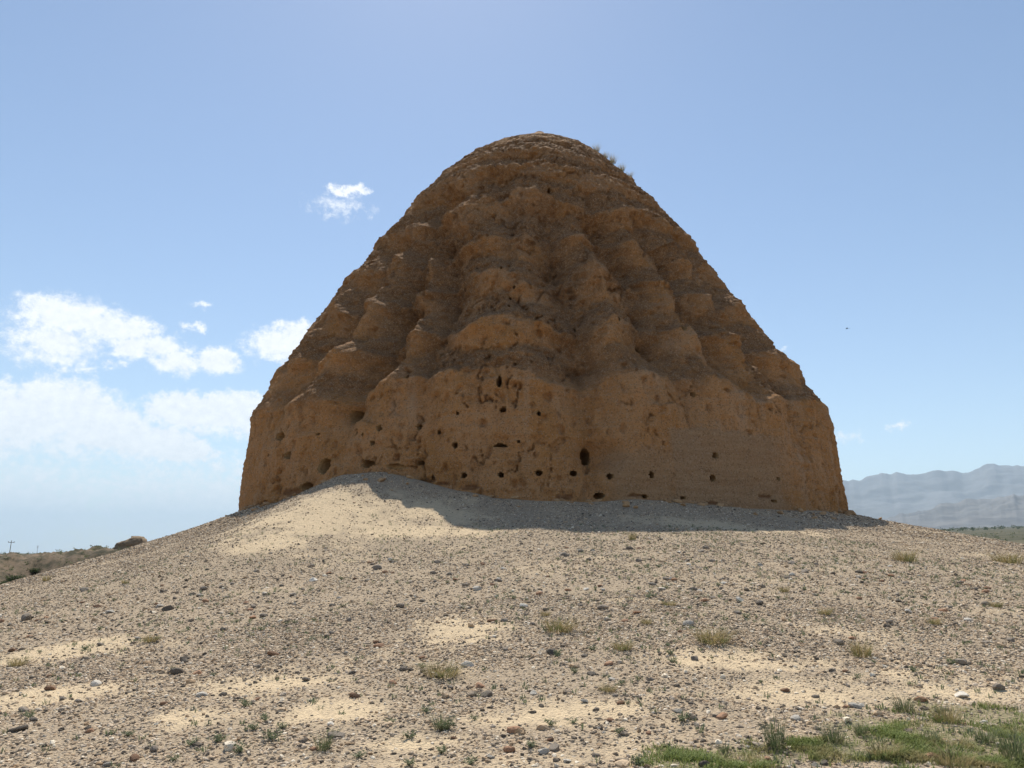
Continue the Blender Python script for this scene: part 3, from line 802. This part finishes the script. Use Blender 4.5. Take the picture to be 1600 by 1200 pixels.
# stones one can pick out in the photograph: x, y, half width in pixels, kind
STONES = [(1228, 1080, 6, 'red'), (1440, 1094, 7, 'red'), (1322, 1105, 5, 'red'), (1346, 1104, 5, 'pale'), (1456, 1184, 8, 'red'), (1538, 1130, 4, 'pale'), (1275, 1196, 5, 'pale'),
          (1118, 1120, 4, 'grey'), (1560, 1076, 7, 'grey'), (1503, 1088, 9, 'pale'), (1274, 1089, 5, 'grey'), (1300, 1048, 4, 'grey'), (1320, 1049, 4, 'red'), (1170, 1092, 4, 'grey'),
          (588, 1003, 5, 'red'), (132, 922, 5, 'grey'), (38, 1110, 6, 'grey'), (28, 1142, 9, 'grey'), (240, 1172, 7, 'grey'), (208, 1186, 8, 'red'), (140, 1143, 5, 'red'), (152, 1180, 4, 'grey'),
          (256, 1100, 5, 'red'), (348, 1085, 6, 'grey'), (315, 1087, 7, 'pale'), (268, 1050, 5, 'grey'), (402, 1093, 5, 'red'), (490, 1171, 6, 'red'), (262, 952, 8, 'grey'), (40, 968, 9, 'grey'),
          (98, 1092, 5, 'grey'), (150, 1070, 7, 'pale'), (155, 1068, 4, 'grey'), (320, 940, 5, 'red'), (400, 1042, 6, 'grey'), (480, 1062, 6, 'grey'), (168, 1195, 5, 'pale'),
          (614, 1066, 6, 'red'), (642, 1046, 5, 'grey'), (704, 1075, 5, 'grey'), (749, 1073, 7, 'red'), (739, 1083, 4, 'grey'), (660, 1049, 4, 'grey'), (925, 1053, 6, 'grey'), (1016, 1062, 5, 'grey'),
          (832, 1113, 5, 'grey'), (931, 1110, 5, 'grey'), (915, 1097, 6, 'pale'), (953, 1126, 6, 'red'), (767, 1184, 6, 'pale'), (886, 1189, 6, 'pale'), (932, 1182, 5, 'grey'), (850, 1176, 9, 'pale'),
          (906, 945, 5, 'grey'), (832, 975, 4, 'grey'), (1087, 1031, 6, 'grey'), (708, 1153, 5, 'red'), (860, 1156, 5, 'red'), (1014, 1146, 4, 'red'), (590, 888, 6, 'grey'), (785, 888, 4, 'pale'),
          (1392, 885, 4, 'pale'), (1540, 1004, 4, 'grey'), (1545, 1062, 4, 'grey'), (1080, 1099, 5, 'grey'), (1060, 1112, 6, 'pale'), (1500, 910, 4, 'grey'), (1580, 1000, 5, 'grey'), (970, 1099, 5, 'red')]
def build_stones():
    rr = random.Random(21); n = 0
    for (px, py, hw, kind) in STONES:
        p = ground_hit(px, py + 1)
        if p is None: continue
        put_stone(p[0], p[1], hw * 1.05 * np.linalg.norm(p - CAM) / FPX, kind, rr); n += 1
    while n < 290:
        d = math.sqrt(rr.uniform(5.0 ** 2, 19 ** 2)); a = R(rr.uniform(-36, 36)); x, y = d * math.sin(a), d * math.cos(a)
        if math.hypot(x - TC[0], y - TC[1]) < 18: continue
        put_stone(x, y, rr.uniform(.022, .05) * (1 + .04 * d), rr.choices(('grey', 'pale', 'red'), (5, 2, 3))[0], rr); n += 1
build_stones()

# ------------------------------------------------------------------ plants
def blades(n, spread, h0, h1, lean, width, seed, V=None, F=None, origin=(0, 0, 0)):
    q = random.Random(seed); V = [] if V is None else V; F = [] if F is None else F
    for _ in range(n):
        a = q.uniform(0, 6.283); rad = spread * math.sqrt(q.random()); bx, by = origin[0] + math.cos(a) * rad, origin[1] + math.sin(a) * rad
        h = q.uniform(h0, h1); la = a + q.uniform(-.9, .9); ln = lean * q.uniform(.3, 1.2) * h; w = width * q.uniform(.7, 1.3)
        px, py = -math.sin(la) * w, math.cos(la) * w
        i = len(V)
        mid = (bx + math.cos(la) * ln * .35, by + math.sin(la) * ln * .35, h * .6); tip = (bx + math.cos(la) * ln, by + math.sin(la) * ln, h * q.uniform(.85, 1))
        V += [(bx - px, by - py, origin[2] - .015), (bx + px, by + py, origin[2] - .015), (mid[0] + px * .8, mid[1] + py * .8, origin[2] + mid[2]), (mid[0] - px * .8, mid[1] - py * .8, origin[2] + mid[2]), (tip[0], tip[1], origin[2] + tip[2])]
        F += [(i, i + 1, i + 2), (i, i + 2, i + 3), (i + 3, i + 2, i + 4)]
    return V, F
def leafy(nst, h, spread, nl, leaf, seed):
    """a small branching weed: stems with little leaves"""
    q = random.Random(seed); V, F = [], []
    for _ in range(nst):
        a = q.uniform(0, 6.283); ln = spread * q.uniform(.3, 1); hh = h * q.uniform(.5, 1); w = .0022 + h * .008
        p0 = np.array([0, 0, -.01]); p1 = np.array([math.cos(a) * ln, math.sin(a) * ln, hh])
        i = len(V); px = np.array([-math.sin(a), math.cos(a), 0]) * w
        V += [tuple(p0 - px), tuple(p0 + px), tuple(p1)]; F += [(i, i + 1, i + 2)]
        for _ in range(nl):
            t = q.uniform(.15, 1); c = p0 + (p1 - p0) * t; d = np.array([q.gauss(0, 1), q.gauss(0, 1), q.gauss(.3, .7)]); d /= np.linalg.norm(d)
            sd = np.cross(d, [q.gauss(0, 1), q.gauss(0, 1), q.gauss(0, 1)]); sd /= np.linalg.norm(sd) + 1e-6; l = leaf * q.uniform(.6, 1.3)
            i = len(V); V += [tuple(c), tuple(c + d * l * .5 + sd * l * .22), tuple(c + d * l), tuple(c + d * l * .5 - sd * l * .22)]
            F += [(i, i + 1, i + 2), (i, i + 2, i + 3)]
    return V, F
def meshset(name, mat, gen, k):
    out = []
    for i in range(k):
        me = make_mesh(name, *gen(i), False); me.materials.append(mat); out.append(me)
    return out
DRY = meshset('grass_tuft', MAT['dry'], lambda i: blades(230, .36, .2, .85, 1.0, .007, 700 + i), 5)
REED = meshset('grass_tuft', MAT['reed'], lambda i: blades(190, .30, .25, .95, 1.0, .0065, 720 + i), 4)
WEED = meshset('weed', MAT['weed'], lambda i: leafy(14, .75, .6, 12, .17, 740 + i), 6)
BUSH = meshset('shrub_leaves', MAT['shrub'], lambda i: leafy(46, .95, .62, 26, .10, 760 + i), 4)

def put_plant(meshes, name, x, y, size, label, cat, group, rr, z=None, flat=1.0):
    o = bpy.data.objects.new(name, rr.choice(meshes)); COL.objects.link(o)
    o.location = (x, y, float(zground(np.array([x]), np.array([y]))[0]) if z is None else z)
    o.scale = (size * rr.uniform(.85, 1.2), size, size * flat * rr.uniform(.85, 1.15)); o.rotation_euler = (0, 0, rr.uniform(0, 6.28))
    if z is None:
        place, where = surroundings(x, y); w = 'broad' if size > .42 else 'small'
        label, group = f'{w} {label} {place}', f'{w} {group} {where}'
    return tag(o, label, cat, group)
# tufts one can pick out: x, y of the foot, width in pixels, flatness
DRY_PX = [(988, 844, 14, 1.3), (1415, 877, 34, .6), (1575, 880, 36, .5), (876, 987, 44, .7), (972, 1015, 34, .6), (1115, 1004, 56, .5), (1345, 1025, 34, .8), (690, 1056, 56, .5), (1045, 946, 22, .5),
          (950, 1080, 26, .5), (235, 1003, 22, .7), (28, 1040, 24, .6), (852, 962, 16, .7), (1225, 925, 18, .7), (1290, 960, 22, .6), (1556, 948, 18, .6), (1460, 975, 24, .5), (1480, 1128, 40, .7), (1490, 1195, 46, .6), (1380, 1182, 40, .6), (1010, 975, 18, .6), (72, 908, 12, .9), (195, 912, 9, .9)]
REED_PX = [(1212, 1168, 46, 1.2), (1303, 1160, 40, 1.0), (1412, 1112, 38, .8), (1588, 1186, 54, 1.1), (1455, 1160, 30, .8), (505, 1172, 34, 1.2), (1130, 1176, 26, .8), (1345, 1148, 30, .8), (1540, 1160, 30, .8), (690, 1140, 40, .8)]
WEED_PX = [(375, 1176, 30), (340, 1160, 30), (425, 1158, 34), (395, 1140, 22), (300, 1165, 24), (440, 1138, 22), (155, 985, 12), (133, 1015, 14), (212, 1003, 10), (245, 1000, 14), (148, 962, 10), (410, 985, 14), (490, 970, 12), (460, 975, 12),
           (695, 1140, 34), (640, 1155, 24), (742, 1126, 20), (690, 1176, 26), (830, 1168, 24), (895, 1130, 18), (1065, 1128, 28), (970, 1147, 22), (610, 1130, 20), (870, 1026, 16), (1050, 1035, 18), (1130, 985, 14), (560, 1185, 24), (735, 1196, 26), (640, 1196, 24), (270, 1190, 20), (200, 1150, 18), (520, 1150, 22)]
def size_at(p, wpx, unit): return wpx * np.linalg.norm(p - CAM) / FPX / unit
def build_plants():
    rr = random.Random(33)
    for (px, py, w, fl) in DRY_PX:
        p = ground_hit(px, py)
        if p is not None: put_plant(DRY, 'grass_tuft', p[0], p[1], size_at(p, w, .95), 'dry straw coloured grass tuft', 'grass tuft', 'dry grass tufts', rr, flat=fl)
    for (px, py, w, fl) in REED_PX:
        p = ground_hit(px, py)
        if p is not None: put_plant(REED, 'grass_tuft', p[0], p[1], size_at(p, w, 1.15), 'dark green spiky grass tuft', 'grass tuft', 'dark green grass tufts', rr, flat=fl)
    n = 0
    for (px, py, w) in WEED_PX:
        p = ground_hit(px, py)
        if p is not None: put_plant(WEED, 'weed', p[0], p[1], size_at(p, w, 1.1), 'leafy green weed', 'weed', 'green weeds', rr, flat=.6); n += 1
    while n < 190:
        d = math.sqrt(rr.uniform(5.2 ** 2, 21 ** 2)); a = R(rr.uniform(-36, 36)); x, y = d * math.sin(a), d * math.cos(a)
        if math.hypot(x - TC[0], y - TC[1]) < 18.5: continue
        if rr.random() > .35 + .65 * (a > 0.05): continue
        put_plant(WEED, 'weed', x, y, rr.uniform(.05, .13), 'leafy green weed', 'weed', 'green weeds', rr, flat=.7); n += 1
    # grass on the right shoulder of the tower
    gp, gz = np.meshgrid(np.linspace(.3, 2.2, 120), np.linspace(20.5, ZTOP - .1, 110)); Q = surf(gp.ravel(), gz.ravel()); rel = Q - CAM
    fw = rel[:, 1] * math.cos(PITCH) + rel[:, 2] * math.sin(PITCH); up = -rel[:, 1] * math.sin(PITCH) + rel[:, 2] * math.cos(PITCH)
    qx, qy = 800 + FPX * rel[:, 0] / fw, 600 - FPX * up / fw
    for (px, py, w) in [(928, 236, 13), (940, 246, 11), (957, 258, 17), (964, 266, 15), (974, 278, 12)]:
        # the outline of the shoulder there: the surface point farthest out along the down-left to up-right diagonal
        near = np.nonzero(np.abs((qx - px) + (qy - py)) < 1e9)[0]; along = (qx + qy) * .7071; out_ = (qx - qy) * .7071
        near = np.nonzero(np.abs(along - (px + py) * .7071) < 5)[0]; k = near[np.argmax(out_[near])]; q = Q[k]
        d = np.linalg.norm(q - CAM)
        put_plant(DRY, 'grass_tuft', q[0], q[1], w * d / FPX / 1.15, 'thin grass tuft rooted on the shoulder of the earth tower', 'grass tuft', 'grass tufts on the tower shoulder', rr, z=q[2] - .08, flat=1.3)
    # short green turf, bottom right: uncountable
    V, F = [], []; q = np.random.RandomState(5)
    for (cx, cy, rx, ry) in GREEN_G:
        m = 34000; x = cx + q.uniform(-1.6, 1.6, m) * rx; y = cy + q.uniform(-1.6, 1.6, m) * ry
        g = green_mask(x, y); k = (q.uniform(0, 1, m) < g ** 1.4 * np.clip(.14 + 2.0 * fbm(np.stack([x, y, 0 * x], -1) * 2.2, 3, 88), .03, 1)) & (y > 3.5) & (np.arctan2(x, y) < R(48))
        x, y = x[k][:7000], y[k][:7000]; z = zground(x, y)
        for j in range(len(x)): blades(1, .004, .012, .05, 1.3, .003, int(q.randint(1 << 30)), V, F, (x[j], y[j], z[j]))
    tag(link('turf', make_mesh('turf', V, F, False), MAT['green']), 'short bright green grass at the foot of the stony mound', 'grass', kind='stuff')
    # tiny sprigs everywhere on the slope: uncountable
    V, F = [], []; m = 6000
    d = np.sqrt(q.uniform(5 ** 2, 24 ** 2, m)); a = np.radians(q.uniform(-38, 38, m)); x, y = d * np.sin(a), d * np.cos(a)
    k = (q.uniform(0, 1, m) < np.clip(.25 + 1.3 * fbm(np.stack([x, y, 0 * x], -1) * .45, 3, 89) + .25 * (a > .1), 0, 1)) & (np.hypot(x - TC[0], y - TC[1]) > 19)
    x, y = x[k], y[k]; z = zground(x, y)
    for j in range(len(x)): blades(9, .02 + .0012 * d[0], .015, .05 + .0012 * y[j], .9, .0045, int(q.randint(1 << 30)), V, F, (x[j], y[j], z[j]))
    tag(link('sprigs', make_mesh('sprigs', V, F, False), MAT['weed']), 'tiny green sprigs sprouting all over the gravel slope', 'ground cover', kind='stuff')
build_plants()

# ------------------------------------------------------------------ things out on the plain
def shrub(px, d, h, wide, label, rr, lift=0):
    dd = px_dir(px, 862); x, y = dd[0] / math.hypot(dd[0], dd[1]) * d, dd[1] / math.hypot(dd[0], dd[1]) * d
    root = bpy.data.objects.new('shrub', None); COL.objects.link(root); root.location = (x, y, float(zground(np.array([x]), np.array([y]))[0]))
    tag(root, label, 'shrub', 'shrubs on the plain')
    for q in range(3):
        c = link('foliage', rr.choice(BUSH), None, root); c.scale = (wide, wide, h); c.rotation_euler = (0, 0, rr.uniform(0, 6)); c.location = (rr.uniform(-.3, .3) * wide, rr.uniform(-.3, .3) * wide, 0)
    V, F = [], []
    for k in range(7):
        a = rr.uniform(0, 6.28); w = .03 * h; i = len(V); tx, ty = math.cos(a) * wide * .6, math.sin(a) * wide * .6
        V += [(-w, 0, -.1), (w, 0, -.1), (0, w * 1.6, -.1), (tx, ty, h * rr.uniform(.7, 1.1))]; F += [(i, i + 1, i + 3), (i + 1, i + 2, i + 3), (i + 2, i, i + 3)]
    link('stems', make_mesh('shrub_stems', V, F, False), MAT['wood'], root)
rr_ = random.Random(44)
for (px, d, h, w, lab) in [(28, 66, .9, 1.0, 'dark green shrub on the slope of the low eroded bank'), (12, 64, .8, .9, 'dark green shrub on the slope of the low eroded bank'), (34, 70, .7, 1.1, 'dark green shrub on the slope of the low eroded bank'),
                           (95, 66, .9, .8, 'round dark shrub alone on the crest of the low eroded bank'), (60, 72, .45, .9, 'low flat shrub on the rim of the bank below the thin mast'),
                           (1568, 95, 1.3, 1.1, 'twiggy olive shrub on the plain in front of the foothills'), (1517, 120, 1.0, 1.0, 'small green bush on the plain beside the mound edge'), (1593, 150, 1.4, 1.4, 'dark bush far out on the scrubby plain')]:
    shrub(px, d, h, w, lab, rr_)

def build_ruin():
    d0 = px_dir(203, 857); d = 78.0; h = math.hypot(d0[0], d0[1]); x, y = d0[0] / h * d, d0[1] / h * d
    n, m = 90, 40; ph = np.linspace(0, 2 * math.pi, n, endpoint=False); t = np.linspace(0, 1, m)
    PH, T = np.meshgrid(ph, t, indexing='ij')
    rad = np.where(T < .62, 1 - .18 * (T / .62) ** 1.5, .82 * np.sqrt(np.clip(1 - ((T - .62) / .38) ** 2, 0, 1)) + .001)
    H = 3.3 * np.where(T < .62, T / .62 * .80, .80 + .20 * np.sin((T - .62) / .38 * math.pi / 2)) * (1 + .10 * np.cos(PH))
    P = np.stack([np.cos(PH) * rad * 1.75, np.sin(PH) * rad * 1.5, H], -1).reshape(-1, 3)
    nz = fbm(P * .9, 4, 600) * .42 + perlin(np.stack([P[:, 0] * .3, P[:, 1] * .3, P[:, 2] * 5], -1), 604) * .06 + fbm(P * 3.5, 3, 607) * .12
    P[:, :2] *= (1 + nz[:, None] * .6); P[:, 2] += nz * .35 * (P[:, 2] > .5)
    i = np.arange(n)[:, None]; j = np.arange(m - 1)[None]; a = i * m + j; b = ((i + 1) % n) * m + j
    F = np.stack([a, b, b + 1, a + 1], -1).reshape(-1, 4)
    o = link('earth_ruin', make_mesh('earth_ruin', P, F, True), MAT['ruin'])
    zb = float(zground(np.array([x]), np.array([y]))[0])
    ztop = CAM[2] + d * px_dir(203, 843)[2] / h
    o.location = (x, y, min(zb - .2, ztop - 3.3))
    tag(o, 'small flat topped ruined earth mound behind the gravel slope beside the bank', 'earth ruin')
build_ruin()

def post(name, px, d, h, w, arms, lab, mat, cat, lean=0.0):
    dd = px_dir(px, 862); hh = math.hypot(dd[0], dd[1]); x, y = dd[0] / hh * d, dd[1] / hh * d
    root = bpy.data.objects.new(name, None); COL.objects.link(root); root.location = (x, y, float(zground(np.array([x]), np.array([y]))[0])); root.rotation_euler = (0, lean, 0)
    tag(root, lab, cat)
    def tube(nm, p, q, r0, r1, par=root):
        p, q = Vector(p), Vector(q); dirv = (q - p).normalized(); sd = dirv.orthogonal().normalized(); up = dirv.cross(sd); V = []
        for c, r in ((p, r0), (q, r1)):
            for k in range(8): V.append(tuple(c + sd * math.cos(k * math.pi / 4) * r + up * math.sin(k * math.pi / 4) * r))
        F = [(k, (k + 1) % 8, 8 + (k + 1) % 8, 8 + k) for k in range(8)] + [(8, 9, 10, 11), (8, 11, 12, 15), (12, 13, 14, 15)]
        return link(nm, make_mesh(nm, V, F, True), mat, par)
    tube('pole', (0, 0, -.3), (0, 0, h), w, w * .7)
    for (z, half, thick) in arms:
        tube('crossarm', (-half, 0, z), (half, 0, z), thick, thick)
        for s in (-1, 1): tube('insulator', (s * half * .92, 0, z), (s * half * .92, 0, z + .55), thick * 1.3, thick * .9)
post('utility_pole', 15, 560, 9.5, .24, [(8.4, 1.9, .16)], 'wooden utility pole with a crossarm beyond the eroded bank', MAT['wood'], 'utility pole', .03)
post('lattice_mast', 58, 900, 9.5, .2, [(8.6, .9, .12), (7.2, .7, .12)], 'thin faint grey mast far out on the plain', MAT['metal'], 'mast')

def build_bird():
    d = px_dir(1323.5, 513.5); p = CAM + d * 110
    V = [(0, .22, 0), (.05, .02, .03), (0, -.24, 0), (-.05, .02, .03), (0, .03, -.05), (.05, .10, .03), (.05, -.05, .03), (.34, -.02, .12), (-.05, .10, .03), (-.05, -.05, .03), (-.34, -.02, .12), (.09, -.36, .01), (-.09, -.36, .01)]
    F = [(0, 1, 3), (1, 2, 3), (0, 4, 1), (0, 3, 4), (4, 2, 1), (4, 3, 2), (5, 7, 6), (8, 9, 10), (2, 11, 12)]
    me = make_mesh('bird', V, F, True); o = link('bird', me, MAT['bird']); o.location = p; o.rotation_euler = (0, 0, R(70))
    tag(o, 'tiny dark bird flying in the clear sky', 'bird')
build_bird()

def build_tree_belt():
    q = random.Random(9); V, F = [], []
    for k in range(420):
        az = R(q.uniform(24, 60)); d = q.uniform(900, 1500); x, y = d * math.sin(az), d * math.cos(az); z = float(zground_smooth(np.array([x]), np.array([y]))[0]); h = q.uniform(1.6, 4.2)
        for j in range(26):
            c = np.array([x + q.gauss(0, h * .45), y + q.gauss(0, h * .45), z + h * q.uniform(.08, 1)]); s = h * .2
            tri = [c + np.array([q.gauss(0, s), q.gauss(0, s), q.gauss(0, s)]) for _ in range(3)]
            i = len(V); V += [tuple(t) for t in tri]; F.append((i, i + 1, i + 2))
    tag(link('tree_belt', make_mesh('tree_belt', V, F, False), MAT['shrub']), 'dark far belt of trees along the foot of the mountains', 'trees', kind='stuff')
build_tree_belt()

# ------------------------------------------------------------------ air
def build_haze():
    zlo = -60.0; zhi = 1330.0
    V = [(sx * 27000, sy * 27000, z) for z in (zlo, zhi) for (sx, sy) in ((-1, -1), (1, -1), (1, 1), (-1, 1))]
    F = [(3, 2, 1, 0), (4, 5, 6, 7), (0, 1, 5, 4), (1, 2, 6, 5), (2, 3, 7, 6), (3, 0, 4, 7)]
    m = bpy.data.materials.new('haze'); m.use_nodes = True; nt = m.node_tree; nt.nodes.remove(nt.nodes['Principled BSDF'])
    v = nt.nodes.new('ShaderNodeVolumePrincipled'); v.inputs['Color'].default_value = (.64, .83, 1.0, 1); v.inputs['Density'].default_value = HAZE; v.inputs['Anisotropy'].default_value = 0.0
    nt.links.new(v.outputs[0], nt.nodes['Material Output'].inputs['Volume'])
    tag(link('haze', make_mesh('haze', V, F, False), m), 'pale blue haze over the plain and mountains', 'haze', kind='stuff')
HAZE = .68e-4
build_haze()

# ------------------------------------------------------------------ low scrub on the bank and the plain (uncountable)
def build_scrub():
    q = random.Random(77); V, F = [], []
    spots = []
    for _ in range(520):
        a = R(q.uniform(-46, -23)); d = q.uniform(60, 86); spots.append((d * math.sin(a), d * math.cos(a), q.uniform(.08, .24)))
    for _ in range(900):
        a = R(q.uniform(22, 48)); d = 60 * (600 / 60) ** q.random(); spots.append((d * math.sin(a), d * math.cos(a), q.uniform(.25, .8)))
    P = np.array(spots); z = zground(P[:, 0], P[:, 1])
    for (x, y, h), z0 in zip(spots, z):
        for _ in range(22):
            c = np.array([x + q.gauss(0, h * .5), y + q.gauss(0, h * .5), z0 + h * q.uniform(-.05, .9)]); w = h * .22; i = len(V)
            V += [tuple(c + np.array([q.gauss(0, w), q.gauss(0, w), q.gauss(0, w)])) for _ in range(3)]; F.append((i, i + 1, i + 2))
    tag(link('scrub', make_mesh('scrub', V, F, False), MAT['reed']), 'low olive scrub dotted over the bank and the plain', 'scrub', kind='stuff')
build_scrub()

# ------------------------------------------------------------------ fallen clods along the foot of the tower
def build_clods():
    rr = random.Random(91); mat = mat_simple('earth_clod', (.36, .215, .105), (.48, .31, .17), 6, .03)
    meshes = [stone_mesh(900 + i) for i in range(6)]
    for me in meshes: me.materials.append(mat)
    for k in range(70):
        ph = rr.uniform(-1.15, 1.1); d = rr.uniform(0, 1.0) ** 2 * 1.5; z0 = float(z_contact(np.array([ph]))[0])
        r = float(tower_radius(np.array([ph]), np.array([z0 + .1]))[0][0]) + d + .02
        x, y = TC[0] + math.sin(ph) * r, TC[1] - math.cos(ph) * r; sz = rr.uniform(.05, .17) * (1 if k % 9 else 1.7)
        o = bpy.data.objects.new('earth_clod', rr.choice(meshes)); COL.objects.link(o)
        o.location = (x, y, float(zground(np.array([x]), np.array([y]))[0]) + sz * .12); o.scale = (sz, sz * rr.uniform(.7, 1), sz * rr.uniform(.7, 1.1)); o.rotation_euler = (rr.uniform(-.4, .4), rr.uniform(-.4, .4), rr.uniform(0, 6.28))
        w = 'large' if sz > .2 else 'small'; near = 'against the tower wall' if d < .3 else 'on the apron just below the tower wall'
        tag(o, f'{w} fallen ochre earth clod lying {near}', 'earth clod', f'{w} earth clods {near}')
build_clods()
